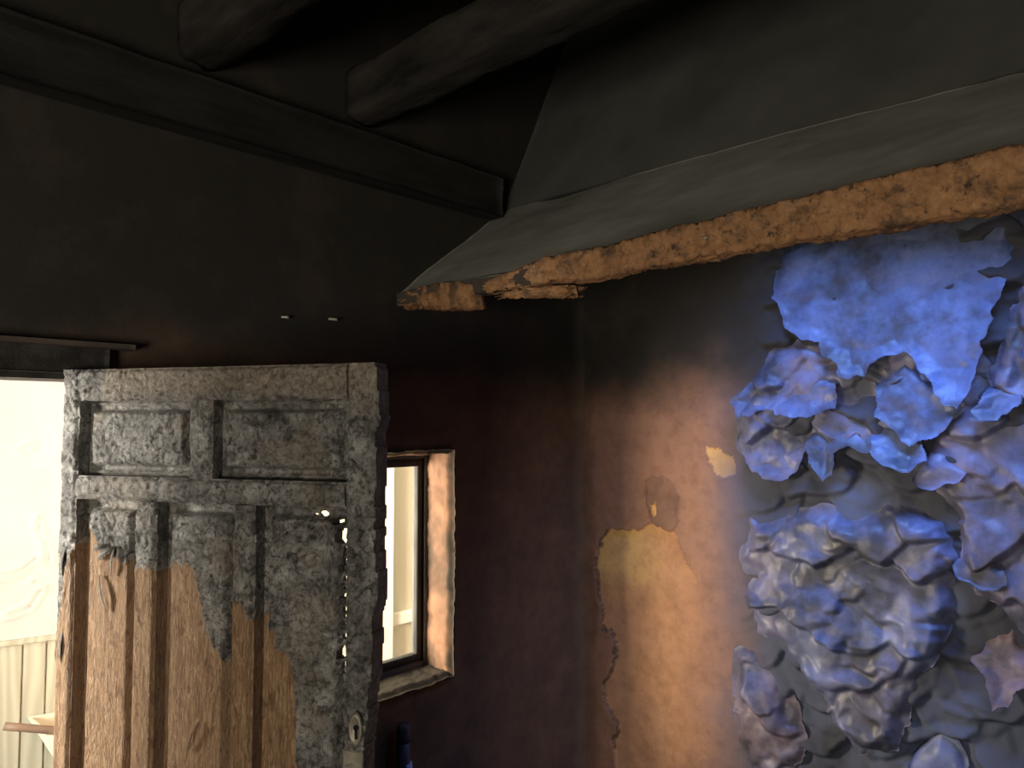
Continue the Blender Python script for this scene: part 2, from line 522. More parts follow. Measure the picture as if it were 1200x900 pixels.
# window reveal linings: rough orange plaster, thick noses standing a little proud
def reveal(name, horizontal, pos, lo, hi, sign, seed, extra=0.0):
    A = axis([(lo, .008), (hi, None)])
    B = axis([(-.014, .006), (.118, None)])        # depth through the wall
    GA, GB = np.meshgrid(A, B, indexing='ij')
    th = .016 + .012 * (fbm(GA * 22, GB * 22, 3, seed) - .5) + .006 * (fbm(GA * 70, GB * 70, 2, seed + 4) - .5)
    th -= .016 * ss(.012, -.014, GB) + .0
    if horizontal:
        pl = lambda s, z, d: (s, z, pos + sign * d)
    else:
        pl = lambda s, z, d: (pos + sign * d, z, s)
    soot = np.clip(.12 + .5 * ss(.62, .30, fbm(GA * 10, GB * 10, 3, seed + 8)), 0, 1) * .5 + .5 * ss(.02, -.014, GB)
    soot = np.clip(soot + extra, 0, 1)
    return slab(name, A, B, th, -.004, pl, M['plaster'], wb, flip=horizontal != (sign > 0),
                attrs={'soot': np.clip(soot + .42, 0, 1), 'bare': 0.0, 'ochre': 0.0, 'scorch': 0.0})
reveal('window_reveal', False, WIN[1], WIN[2], WIN[3], -1, 70)
reveal('window_reveal', False, WIN[0], WIN[2], WIN[3], 1, 74)
reveal('window_reveal', True, WIN[3], WIN[0], WIN[1], -1, 78)
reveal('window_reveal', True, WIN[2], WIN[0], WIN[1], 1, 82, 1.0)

# --- right wall: peeled orange plaster, blistered towards the camera
PATCH = [(0.145, 1.396), (0.091, 1.319), (0.077, 1.228), (0.099, 1.143), (0.111, 1.039), (0.12, 0.963), (0.146, 0.993), (0.175, 0.912), (0.179, 0.878), (0.14, 0.8), (0.118, 0.708), (0.152, 0.648), (0.181, 0.604), (0.159, 0.512), (0.205, 0.3), (0.487, 0.3), (0.597, 0.688), (0.566, 0.993), (0.586, 1.186), (0.498, 1.334), (0.461, 1.421), (0.345, 1.423), (0.243, 1.406)]
CHIP1 = [(0.605, 1.745), (0.64, 1.762), (0.674, 1.731), (0.721, 1.701), (0.714, 1.654), (0.673, 1.637), (0.639, 1.66), (0.604, 1.681)]
CHIP2 = [(0.355, 1.519), (0.382, 1.532), (0.388, 1.487), (0.369, 1.455)]
SCAB = [(0.325, 1.60), (0.34, 1.50), (0.36, 1.43), (0.44, 1.41), (0.475, 1.46), (0.48, 1.57), (0.45, 1.63), (0.37, 1.64)]
RU = axis([(0.0, .005), (1.75, .015), (2.8, .12), (4.0, None)])
RZ = axis([(0.0, .1), (0.4, .005), (2.62, .09), (ROOF, None)])
GU, GZ = np.meshgrid(RU, RZ, indexing='ij')
ju = GU + .040 * (fbm(GU * 20, GZ * 20, 4, 31) - .5); jz = GZ + .050 * (fbm(GU * 20, GZ * 20, 4, 37) - .5)
bare = in_poly(ju, jz, PATCH).astype(float)
fade = ss(.62, .40, GU + .10 * (fbm(GU * 8, GZ * 8, 3, 41) - .5))          # the coat thins out to the right instead of breaking
bare = bare * fade
chip = (in_poly(ju, jz, CHIP1) | in_poly(ju, jz, CHIP2)).astype(float)
scab = in_poly(ju, jz, SCAB).astype(float) * (1 - chip)
rd = 0.016 * (fbm(GU * 3.5, GZ * 3.5, 4, 43) - .5) + .004 * (fbm(GU * 20, GZ * 20, 3, 44) - .5)
rd += -.012 * 1.0 * bare - .006 * chip + .005 * scab
crackpts = [(0.339, 1.568), (0.334, 1.517), (0.354, 1.468), (0.369, 1.429)]
rd -= .006 * ss(.006, .002, seg_dist(GU, GZ, crackpts))
edge = seg_dist(ju, jz, PATCH[:14]); rd += .004 * ss(.06, .004, edge) * (1 - bare) - .003 * ss(.007, .002, edge)            # curled lip of the coat
blis = ss(.70, .95, GU + .12 * (fbm(GU * 5, GZ * 5, 3, 47) - .5))
f1, f2 = worley(GU * 11 + fbm(GU * 9, GZ * 9, 2, 4) * 1.2, GZ * 11, 51)
wa_ = GU + .10 * (fbm(GU * 7, GZ * 7, 4, 71) - .5); wb_ = GZ + .10 * (fbm(GU * 7, GZ * 7, 4, 73) - .5)
bl = .046 * scallop(wa_ * 7.5, wb_ * 7.5, 51) ** 1.4 + .016 * scallop(wa_ * 15 + 5, wb_ * 15, 57) + .05 * (fbm(GU * 4, GZ * 4, 3, 75) - .5) - .03
for _ in range(4):
    bl[1:-1, 1:-1] = (bl[1:-1, 1:-1] * 2 + bl[:-2, 1:-1] + bl[2:, 1:-1] + bl[1:-1, :-2] + bl[1:-1, 2:]) / 6
rd += blis * bl
rd -= 0.05 * (1 - np.sqrt(np.clip(1 - (np.clip(.05 - GU, 0, .05) / .05) ** 2, 0, 1))) * 0
ochre = ss(1.08, 1.24, GZ + .22 * (fbm(GU * 9, GZ * 5, 3, 55) - .5)) * ss(.42, .22, GU + .1 * (fbm(GU * 7, GZ * 7, 2, 57) - .5))
ochre = np.maximum(ochre * bare, chip * .75)
rsoot_shade = ss(1.82, 2.14, GZ + .22 * (fbm(GU * 3.5, GZ * 3.5, 4, 59) - .5))
rsoot_shade = np.maximum(rsoot_shade, .34 * ss(.11, .05, GU + .05 * (fbm(GU * 6, GZ * 6, 2, 60) - .5)))
rsoot_shade = np.maximum(rsoot_shade, .30 * scab)
rsoot_shade = np.maximum(rsoot_shade, .75 * ss(.70, .9, GU) * ss(.46, .60, fbm(GU * 3.5, GZ * 3.5, 4, 79)))
rsoot_shade = rsoot_shade * (1 - .25 * blis)
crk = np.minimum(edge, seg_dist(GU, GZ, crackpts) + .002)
rsoot_shade = np.maximum(rsoot_shade, .75 * ss(.0055, .002, crk + .004 * (fbm(GU * 40, GZ * 40, 2, 83) - .5)))  # shadow line of the broken coat edge, painted in through the soot mask
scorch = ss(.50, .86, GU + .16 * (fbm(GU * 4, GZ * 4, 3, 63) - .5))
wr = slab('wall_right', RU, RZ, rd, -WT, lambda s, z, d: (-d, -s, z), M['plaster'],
          attrs={'soot': rsoot_shade, 'bare': np.maximum(bare, chip), 'ochre': ochre, 'scorch': scorch})
tag(wr, 'orange plaster wall with peeled coat and blistered paint under the hood', 'wall', 'structure')

# --- walls behind the photographer
WZ = np.array([0, .7, 1.75, 2.7, ROOF]); WS = np.array([-4.2, -2.85, -1.75, -.4, 0.0])
m2 = np.ones((4, 4), bool); m2[1, 1] = False  # unseen opening added for the fill light
wl = slab('wall_left', WS, WZ, 0.0, -WT, lambda s, z, d: (-4.8 + d, s, z), M['dark_wall'], mask=m2, flip=False, smooth=False)
tag(wl, 'smoke-stained wall with an opening added for the fill light behind the photographer', 'wall', 'structure')
w2 = box('wall_front', -5.0, 0.0, -4.2, -4.0, 0, ROOF, M['dark_wall'])
tag(w2, 'smoke-stained wall opposite the doorway behind the photographer', 'wall', 'structure')

# --- ceiling boards high above the joists
ce = empty('ceiling', (0, 0, ROOF)); tag(ce, 'soot-black roof boards high above the open joists', 'ceiling', 'structure')
bme = None
for k in range(26):
    y1 = 0.2 - k * .17
    o = box('ceiling_board', -5.0, 0.2, y1 - .165, y1, 0.0, .03, M['soot_board'], ce, .004) if bme is None else link('ceiling_board', bme, None, ce)
    if bme is None:
        bme = o.data; y00 = y1
    else:
        o.location = (0, y1 - y00, 0)

# ------------------------------------------------------------------ lit hall behind the back wall
ang = math.atan2(-.271, .963)
hall = empty('wall_far', (-1.684, 1.565, 0), ang)
tag(hall, 'bright white hall wall above pale wood wainscot seen through the doorway', 'wall', 'structure')
HS = axis([(-3.6, .3), (-1.2, .012), (.35, .05), (.5, None)]); HZ = axis([(.92, .012), (2.0, .1), (2.7, None)])
GS, GZ = np.meshgrid(HS, HZ, indexing='ij')
hd = .006 * (fbm(GS * 5, GZ * 5, 4, 91) - .5)
for pts in ([(-.21, 1.16), (-.12, 1.21), (-.02, 1.23), (.05, 1.28)], [(.05, 1.45), (.06, 1.36), (.09, 1.30), (.085, 1.26)], [(-.02, 1.72), (.02, 1.75)], [(.03, 1.19), (.08, 1.16)], [(-.05, 1.06), (.02, 1.08), (.06, 1.15)]):
    jx = GS + .02 * (fbm(GS * 20, GZ * 20, 2, 93) - .5)
    sd = seg_dist(jx, GZ, pts); hd += .008 * ss(.03, .002, sd) * (GZ < pts[0][1] + .5) - .012 * ss(.009, .002, sd)
slab('wall_plaster', HS, HZ, hd, -.1, lambda s, z, d: (s, -d, z), M['white_wall'], hall)
box('wall_base', -3.6, .5, .012, .1, 0, .95, M['beige_wall'], hall)
pme = None
for k in range(46):
    x0 = -3.27 + k * .082
    o = box('plank', 0, .079, -.008, .012, 0.0, .945, M['plank'], hall, .004) if pme is None else link('plank', pme, None, hall)
    pme = o.data; o.location = (x0, 0, 0)
cap = box('dado_rail', -3.6, .5, -.020, .012, .940, .962, M['plank'], hall, .005)

wf = box('wall_far_right', -.95, 0.85, 1.0, 1.1, 0, 2.7, M['beige_wall'])
tag(wf, 'beige hall wall with white rail seen through the small window', 'wall', 'structure')
box('rail', -.95, .85, .97, 1.0, .835, .895, M['white_paint'], wf, .004)
box('corner_post', -.338, -.265, .95, 1.0, 0, 2.7, M['white_paint'], wf, .004)
we = box('wall_end', .75, .85, .2, 1.0, 0, 2.7, M['beige_wall']); tag(we, 'beige end wall of the lit hall beyond the window', 'wall', 'structure')
wg = box('wall_return', -1.28, -.95, 1.0, 1.55, 0, 2.7, M['beige_wall']); tag(wg, 'beige corner of the hall walls behind the burnt door', 'wall', 'structure')
ch = box('ceiling', -5.0, .85, .2, 2.6, 2.7, 2.8, M['white_paint']); tag(ch, 'white ceiling of the lit hall behind the doorway', 'ceiling', 'structure')
wh = box('wall_hall_left', -5.1, -5.0, .2, 2.6, 0, 2.7, M['white_wall']); tag(wh, 'white end wall of the lit hall left of the doorway', 'wall', 'structure')

# wall-hung tapered box with a stick lying in it
bx = empty('tapered_box', (-1.684, 1.565, .52), ang)
tag(bx, 'cream tapered open box fixed to the wainscot beside the burnt door', 'box')

def hopper(name, x0, x1, dep, z0, z1, th, mat, parent):
    # x along the wall, y away from the wall (negative), open top, tapering to the bottom
    def ring(z, ins, t):
        k = (z - z0) / (z1 - z0)
        xa = x0 + .14 * (1 - k) + ins; xb = x1 - .14 * (1 - k) - ins
        f = -dep * (.35 + .65 * k) + ins
        return [(xa, -.021 - ins, z), (xb, -.021 - ins, z), (xb - .06 * 0, f, z), (xa + .115, f, z)]
    V = ring(z0, 0, 0) + ring(z1, 0, 0) + ring(z1, th, 0) + ring(z0 + th, th, 0)
    Fc = [(0, 1, 2, 3)]
    for a, b in ((0, 4), (4, 8), (8, 12)):
        for j in range(4):
            Fc.append((a + j, a + (j + 1) % 4, b + (j + 1) % 4, b + j))
    Fc.append((12, 13, 14, 15))
    return raw(name, V, Fc, mat, parent)
hopper('box_shell', .030, .35, .42, -.14, .130, .016, M['box'], bx)
st = tube('wooden_stick', (-1.782, 1.346, .7015), (-1.50, 1.212, .626), .0150, .0150, M['stick'], None, 18, 6, .06, 5)
tag(st, 'light brown round wooden stick resting on the cream box', 'stick')

# ------------------------------------------------------------------ window
win = empty('window_1', (0, .12, 0)); tag(win, 'small grey metal window in a deep orange plaster reveal', 'window', 'structure')
x0, x1, z0, z1 = WIN[0] + .016, WIN[1] - .010, WIN[2] + .012, WIN[3] - .012
def frame_bars(nm, a, b, c, d, w, y0, y1, mat):
    box(nm, a, a + w, y0, y1, c, d, mat, win, .002); box(nm, b - w, b, y0, y1, c, d, mat, win, .002)
    box(nm, a + w, b - w, y0, y1, c, c + w, mat, win, .002); box(nm, a + w, b - w, y0, y1, d - w, d, mat, win, .002)
frame_bars('frame_bar', x0, x1, z0, z1, .022, -.005, .045, M['alu'])
frame_bars('gasket', x0 + .022, x1 - .022, z0 + .022, z1 - .022, .009, .004, .035, M['gasket'])
frame_bars('sash_bar', x0 + .031, x1 - .031, z0 + .031, z1 - .031, .020, .0, .03, M['sash'])
box('glass_pane', x0 + .045, x1 - .045, .014, .018, z0 + .045, z1 - .045, M['glass'], win)

# ------------------------------------------------------------------ trims on the back wall
t1 = slab('trim_1', axis([(-4.8, .05), (-.55, None)]), axis([(2.615, .015), (2.765, None)]),
          .07 + .02 * (fbm(*np.meshgrid(axis([(-4.8, .05), (-.55, None)]) * 6, axis([(2.615, .015), (2.765, None)]) * 12, indexing='ij'), 3, 5) - .5), .006,
          lambda s, z, d: (s, -d, z), M['soot_beam'])
tag(t1, 'charred timber wall plate along the top of the dark wall', 'beam', 'structure')
t2 = empty('trim_2', (-2.4, 0, 1.962)); tag(t2, 'blackened door casing over the bright doorway', 'casing', 'structure')
def casing(nm, S, Z, d, seed, mat):
    a, b = np.meshgrid(S, Z, indexing='ij')
    return slab(nm, S - (-2.4), Z - 1.962, d + .008 * (fbm(a * 9, b * 30, 3, seed) - .5), .004, lambda s, z, dd: (s, -dd, z), mat, t2)
casing('head_casing', axis([(-2.95, .02), (-1.90, None)]), axis([(1.962, .008), (2.024, None)]), .030, 11, M['soot_wood'])
casing('head_moulding', axis([(-2.95, .02), (-1.845, None)]), axis([(2.024, .004), (2.038, None)]), .046, 12, M['dark_wall'])
casing('side_casing', axis([(-2.95, .02), (-2.842, None)]), axis([(0.0, .1), (1.962, None)]), .030, 13, M['soot_wood'])
box('jamb', -2.86 + 2.4, -2.835 + 2.4, 0.0, .16, -1.962, 0.0, M['soot_wood'], t2)
box('jamb', -1.935 + 2.4, -1.925 + 2.4, 0.0, .16, -1.962, 0.0, M['soot_wood'], t2)
box('jamb', -2.835 + 2.4, -1.935 + 2.4, 0.0, .16, -.014, 0.004, M['soot_wood'], t2)

# ------------------------------------------------------------------ burnt panelled door
DW, DH = .82, 1.968
da = math.atan2(-.891, .455)
door = empty('door_1', (-1.98, -.02, 0), da)
tag(door, 'charred panelled wooden door standing open beside the bright doorway', 'door', 'structure')
dplace = lambda s, z, d: (s, -d, z)
FT = .026

def char_field(S, Z):
    """1 = charred, 0 = bare brown wood; the fire line runs unevenly down the door"""
    n = fbm(S * 16, Z * 9, 4, 101) - .5; n2 = fbm(S * 45, Z * 30, 3, 103) - .5
    zb = np.interp(S, [0, .012, .03, .05, .075, .10, .20, .215, .25, .29, .31, .37, .40, .45, .475, .50, .53, .57, .60, .625, .65, .82],
                   [1.28, 1.34, 1.52, 1.58, 1.60, 1.585, 1.56, 1.52, 1.50, 1.52, 1.57, 1.52, 1.40, 1.365, 1.44, 1.43, 1.42, 1.42, 1.38, 1.30, .6, .2])
    e = (Z - zb) + .14 * n + .06 * n2
    return ss(-.03, .03, e)

def ash_field(S, Z):
    a = ss(1.875, 1.93, Z + .03 * (fbm(S * 20, Z * 20, 3, 107) - .5)) * ss(.10, .14, S)
    a = np.maximum(a, .55 * ss(.55, .75, fbm(S * 9, Z * 9, 3, 109)))
    return a * .9

def char_relief(S, Z):
    wx = S + .02 * (fbm(S * 14, Z * 14, 2, 113) - .5); wz = Z + .03 * (fbm(S * 14, Z * 14, 2, 117) - .5)
    f1, f2 = worley(wx * 55, wz * 34, 119)
    cells = np.clip(f2 - f1, 0, .5)
    k = .35 + .65 * ss(.42, .62, fbm(S * 7, Z * 5, 3, 125))
    return k * .006 * (ss(.0, .25, cells) - .8) + .010 * (fbm(S * 34, Z * 26, 5, 121) - .5) + .004 * (fbm(S * 9, Z * 7, 3, 123) - .5)

def bare_relief(S, Z):
    w = S + .012 * (fbm(S * 12, Z * 10, 3, 127) - .5)
    return .0016 * (fbm(w * 160, Z * 18, 3, 131) - .5)

STEP = .0032
def dZ(z0, z1):
    if z0 < .95: return axis([(z0, .03), (min(z1, .98), STEP), (z1, None)]) if z1 > 1.0 else axis([(z0, .02), (z1, None)])
    return axis([(z0, STEP), (z1, None)])

def member(name, s0, s1, z0, z1, round_s=True, round_z=False, ragged=None, mask_fn=None):
    S = axis([(s0, STEP), (s1, None)]); Z = dZ(z0, z1)
    A, B = np.meshgrid(S, Z, indexing='ij')
    c = char_field(A, B)
    e = np.full(A.shape, 1.0)
    if round_s: e = np.minimum(e, np.minimum(A - s0, s1 - A))
    if round_z: e = np.minimum(e, np.minimum(B - z0, z1 - B))
    d = FT - .008 * (1 - ss(0, .009, e)) + c * char_relief(A, B) + (1 - c) * bare_relief(A, B) + .014 * c * (1 - c)
    mk = None
    if ragged is not None:
        cs = (A[:-1, :-1] + A[1:, 1:]) / 2; cz = (B[:-1, :-1] + B[1:, 1:]) / 2
        mk = ragged(cs, cz)
    return slab(name, S, Z, d, -FT, dplace, M['door'], door, mask=mk, attrs={'char': c, 'ash': ash_field(A, B)})

member('stile', 0.0, .048, 0.0, DH, ragged=lambda s, z: s > .006 * fbm(s * 0 + 1, z * 22, 3, 141) * 2 - .004)
member('stile', .745, DW, 0.0, DH, ragged=lambda s, z: s < DW + .004 - .028 * ss(1.45, 1.15, z) - .020 * fbm(s * 0 + 3, z * 16, 3, 143))
member('rail', .048, .745, 1.895, DH, False, True)
member('rail', .048, .745, 1.668, 1.722, False, True)
member('rail', .048, .745, 0.0, .20, False, True)
member('mullion', .356, .416, 1.722, 1.895)
member('mullion', .217, .276, .20, 1.668)
member('mullion', .474, .529, .20, 1.668)

def panel(s0, s1, z0, z1, seed, holes=()):
    S = axis([(s0 - .006, STEP), (s1 + .006, None)]); Z = dZ(z0 - .006, z1 + .006)
    A, B = np.meshgrid(S, Z, indexing='ij')
    c = char_field(A, B)
    e = np.minimum(np.minimum(A - s0, s1 - A), np.minimum(B - z0, z1 - B))
    d = -.016 + .025 * ss(.019, .032, e) + .008 * np.exp(-((e - .007) / .004) ** 2) * (1 - ss(1.7, 1.6, B))
    d += (c * char_relief(A + seed, B) * .9 + (1 - c) * (bare_relief(A + seed, B) * 1.6 + .0034 * (fbm((A + seed + .02 * fbm(A * 20, B * 14, 2, 133)) * 95, B * 15, 3, 135) - .5)) + .016 * c * (1 - c)) * ss(.012, .03, e)
    cs = (A[:-1, :-1] + A[1:, 1:]) / 2; cz = (B[:-1, :-1] + B[1:, 1:]) / 2
    mk = np.ones(cs.shape, bool)
    for (hs, hz, rs, rz) in holes:
        hs -= .014
        w = 1 + .7 * (fbm(cs * 90, cz * 90, 2, 151) - .5)
        mk &= ~(((cs - hs) / rs) ** 2 + ((cz - hz) / rz) ** 2 < w)
    return slab('panel', S, Z, d, -.024, dplace, M['door'], door, mask=mk, attrs={'char': c, 'ash': ash_field(A, B)})

panel(.048, .356, 1.722, 1.895, 0.0)
panel(.416, .745, 1.722, 1.895, 1.3)
panel(.048, .217, .20, 1.668, 2.1)
panel(.276, .474, .20, 1.668, 3.7)
HOLES = [(.688, 1.652, .011, .006), (.668, 1.650, .004, .003), (.728, 1.638, .008, .005), (.736, 1.607, .009, .016), (.740, 1.574, .005, .010), (.741, 1.552, .005, .009),
         (.741, 1.519, .005, .004), (.741, 1.500, .004, .005), (.740, 1.482, .006, .006), (.741, 1.455, .004, .006), (.740, 1.425, .004, .004), (.740, 1.400, .005, .006),
         (.737, 1.366, .008, .013), (.741, 1.341, .005, .006), (.740, 1.326, .004, .004), (.742, 1.59, .003, .004), (.741, 1.535, .003, .004), (.740, 1.44, .003, .004)]
panel(.529, .745, .20, 1.668, 5.9, HOLES)

# raised curls of paint on the lower panels
def curl(s, z, ln, wd, tilt, lift, mat=None):
    V = []; Fc = []
    n = 10
    for k in range(n + 1):
        t = k / n
        w = wd * math.sin(math.pi * min(max(t, .04), .96)) ** .6
        cx = s + (t - .5) * ln * math.sin(tilt); cz = z + (t - .5) * ln * math.cos(tilt)
        dd = .014 + lift * math.sin(math.pi * t)
        for q in (-1, 1):
            for th in (0, .0012):
                V.append((cx + q * w * .5 * math.cos(tilt), -(dd + (0.004 if q > 0 else 0) + th), cz - q * w * .5 * math.sin(tilt)))
    for k in range(n):
        a, b = k * 4, k * 4 + 4
        Fc += [(a + 1, a + 3, b + 3, b + 1), (a, b, b + 2, a + 2), (a, a + 1, b + 1, b), (a + 2, b + 2, b + 3, a + 3)]
    Fc += [(0, 2, 3, 1), (n * 4, n * 4 + 1, n * 4 + 3, n * 4 + 2)]
    nv = len(V)
    return raw('paint_curl', V, Fc, M['door'], door, True, {'char': [.9] * nv if mat is None else [mat] * nv, 'ash': [.3] * nv})
curl(.128, 1.455, .085, .010, -.30, .008); curl(.130, 1.545, .05, .016, .9, .010); curl(.155, 1.53, .07, .009, .1, .008)
curl(.378, 1.165, .075, .009, .42, .010, 0.0); curl(.247, 1.475, .09, .010, .25, .007); curl(.115, 1.56, .04, .014, 1.3, .010)
curl(.02, 1.33, .12, .012, .05, .012); curl(.018, 1.52, .10, .012, .1, .012)

# lock: escutcheon with keyhole, edge plate, hinges
V = []; Fc = []
nseg = 28
for k in range(nseg):
    a = 2 * math.pi * k / nseg
    for r, dd in ((1.0, .0), (1.0, .004), (.72, .007), (.60, .004)):
        V.append((.776 + .015 * r * math.cos(a), -(FT + .001 + dd), 1.232 + .034 * r * math.sin(a)))
for k in range(nseg):
    a = k * 4; b = (k + 1) % nseg * 4
    for j in range(3):
        Fc.append((a + j, b + j, b + j + 1, a + j + 1))
Fc.append(tuple(k * 4 + 3 for k in range(nseg)))
es = raw('escutcheon', V, Fc, M['lockmetal'], door, True); es['label'] = 'smoked metal keyhole plate'
kh = tube('keyhole', (.778, -FT - .004, 1.236), (.778, -FT - .0075, 1.236), .0055, .0055, M['black'], es, 16, 1)
kh2 = box('keyhole', .7755, .7805, -FT - .0075, -FT - .004, 1.214, 1.236, M['black'], es)
box('lock_plate', .748, .792, -FT - .003, -FT + .002, 1.02, 1.188, M['lockmetal'], door, .0015)
for hz in (.25, 1.0, 1.70):
    tube('hinge', (-.004, -.0, hz - .04), (-.004, -.0, hz + .04), .007, .007, M['lockmetal'], door, 14, 4)

# ------------------------------------------------------------------ chimney hood
hood = empty('chimney_hood', (0, 0, 0))
tag(hood, 'sooty plaster chimney hood with a broken orange brick rim', 'chimney hood')
HY = 3.0      # length along the right wall

def hood_face(name, xa, za, xb, zb, th, u1, seed, mat):
    S = axis([(.0, .02), (u1, None)]); T = axis([(0.0, .02), (1.0, None)])
    A, B = np.meshgrid(S, T, indexing='ij')
    L_ = math.hypot(xb - xa, zb - za); nx, nz = -(zb - za) / L_, (xb - xa) / L_
    d = .016 * (fbm(A * 3, B * 3, 4, seed) - .5)
    return slab(name, S, T, d, -th, lambda s, t, dd: (xa + (xb - xa) * t + nx * dd, -s, za + (zb - za) * t + nz * dd), mat, hood)
hood_face('lower_slope', -1.000, 2.272, -.478, 2.672, .05, HY, 201, M['hood_pale'])
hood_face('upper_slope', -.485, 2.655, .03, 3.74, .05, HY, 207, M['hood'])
raw('end_cheek', [(-1.0, -HY, 2.25), (-.478, -HY, 2.66), (0, -HY, 3.7), (0, -HY, 2.25), (-1.0, -HY - .05, 2.25), (-.478, -HY - .05, 2.66), (0, -HY - .05, 3.7), (0, -HY - .05, 2.25)],
    [(0, 1, 2, 3), (7, 6, 5, 4), (0, 4, 5, 1), (1, 5, 6, 2), (2, 6, 7, 3), (3, 7, 4, 0)], M['hood'], hood)

def rim(name, u0, u1, seed, zlo, zhi_fn, xo=-1.013, th=.07, rough=1.0, rag=.02):
    """broken lower edge: boxy section swept along the wall, chipped and flaked"""
    n = max(10, int((u1 - u0) / .005)); seg = 40
    U = np.linspace(u0, u1, n + 1)
    lo = np.array([zlo(u) for u in U]); hi = np.array([zhi_fn(u) for u in U])
    a = 2 * np.pi * (np.arange(seg) + .5) / seg
    r = 1 / ((np.abs(np.cos(a)) ** 9 + np.abs(np.sin(a)) ** 9) ** (1 / 9))
    cx_, cz_ = r * np.cos(a), r * np.sin(a)
    UU = np.repeat(U[:, None], seg, 1); AA = np.repeat(np.arange(seg)[None], n + 1, 0) * .15
    ring = np.minimum(np.arange(seg), seg - np.arange(seg)) * .15
    RR = np.repeat(ring[None], n + 1, 0)
    f1, f2 = worley(UU * 26 + fbm(UU * 30, RR * 2, 2, seed), RR * 1.6, seed + 2)
    dsp = .010 * (fbm(UU * 14, RR * 1.2, 4, seed) - .5) + .008 * (fbm(UU * 60, RR * 3.2, 3, seed + 3) - .5) - .007 * ss(.16, .02, f2 - f1) - .010 * ss(.55, .75, fbm(UU * 9, RR * .9, 3, seed + 7))
    dsp *= rough
    # ragged ends: each line of the section stops somewhere else
    e0 = rag * fbm(AA * 3 + 1, AA * 0 + seed, 3, seed + 11); e1 = rag * fbm(AA * 3 + 7, AA * 0 + seed, 3, seed + 13)
    k = (UU - u0) / (u1 - u0)
    UU2 = UU + e0 * (1 - k) ** 8 - e1 * k ** 8
    X = xo + th / 2 + cx_[None] * (th / 2 + dsp); Zc = ((lo + hi) / 2)[:, None] + cz_[None] * (((hi - lo) / 2)[:, None] + dsp)
    V = np.stack([X, -UU2, Zc], -1).reshape(-1, 3)
    Fc = []
    for kk in range(n):
        for jj in range(seg):
            Fc.append((kk * seg + jj, kk * seg + (jj + 1) % seg, (kk + 1) * seg + (jj + 1) % seg, (kk + 1) * seg + jj))
    Fc.append(tuple(range(seg))[::-1]); Fc.append(tuple(n * seg + jj for jj in range(seg)))
    return raw(name, V, Fc, M['rim'], hood, True)
box('rim_core', -1.004, -.94, -.62, -.004, 2.232, 2.279, M['dark_wall'], hood, .004)
ip = lambda xs, ys: (lambda u: float(np.interp(u, xs, ys)))
rim('rim_fragment', .004, .392, 301, ip([0, .12, .25, .40], [2.226, 2.212, 2.196, 2.190]), ip([0, .05, .18, .30, .40], [2.262, 2.284, 2.288, 2.282, 2.258]))
rim('rim', .425, HY, 311, ip([.42, .55, .68, .83, 1.1, 3], [2.228, 2.226, 2.229, 2.217, 2.226, 2.229]), ip([.42, .48, .55, .68, .83, 1.1, 1.49, 1.77, 3], [2.258, 2.272, 2.286, 2.301, 2.298, 2.313, 2.326, 2.333, 2.337]))
rim('rim_splinter', .44, .815, 321, ip([.44, .6, .82], [2.205, 2.194, 2.176]), ip([.44, .6, .82], [2.230, 2.222, 2.206]), -1.020, .045, .8, .12)

# ------------------------------------------------------------------ joists
def joist(x, w, h, zb, seed, label):
    S = axis([(.006, .03), (3.99, None)]); T = axis([(0, .05), (1, None)])
    n = len(S); seg = 24
    V = []; Fc = []
    for k, u in enumerate(S):
        for j in range(seg):
            a = 2 * math.pi * (j + .5) / seg
            cx_, cz_ = math.cos(a), math.sin(a); p = 6
            r = 1 / ((abs(cx_) ** p + abs(cz_) ** p) ** (1 / p))
            q = 1 + .22 * (float(fbm(u * 5, j * .5, 4, seed)) - .5) + .10 * (float(fbm(u * 26, j, 2, seed + 1)) - .5)
            V.append((x + r * cx_ * w / 2 * q, -u, zb + h / 2 + r * cz_ * h / 2 * q))
    for k in range(n - 1):
        for j in range(seg):
            Fc.append((k * seg + j, k * seg + (j + 1) % seg, (k + 1) * seg + (j + 1) % seg, (k + 1) * seg + j))
    Fc.append(tuple(range(seg))[::-1]); Fc.append(tuple((n - 1) * seg + j for j in range(seg)))
    o = raw('ceiling_joist', V, Fc, M['soot_wood'], None, True)
    return tag(o, label, 'beam', None, 'charred ceiling joists')
joist(-1.155, .12, .17, 2.815, 401, 'charred timber ceiling joist nearest the chimney hood, ending in darkness')
joist(-1.68, .13, .17, 2.815, 411, 'charred timber ceiling joist at the top edge, further from the hood')
joist(-2.25, .12, .17, 2.815, 421, 'charred timber ceiling joist above the doorway side of the door')

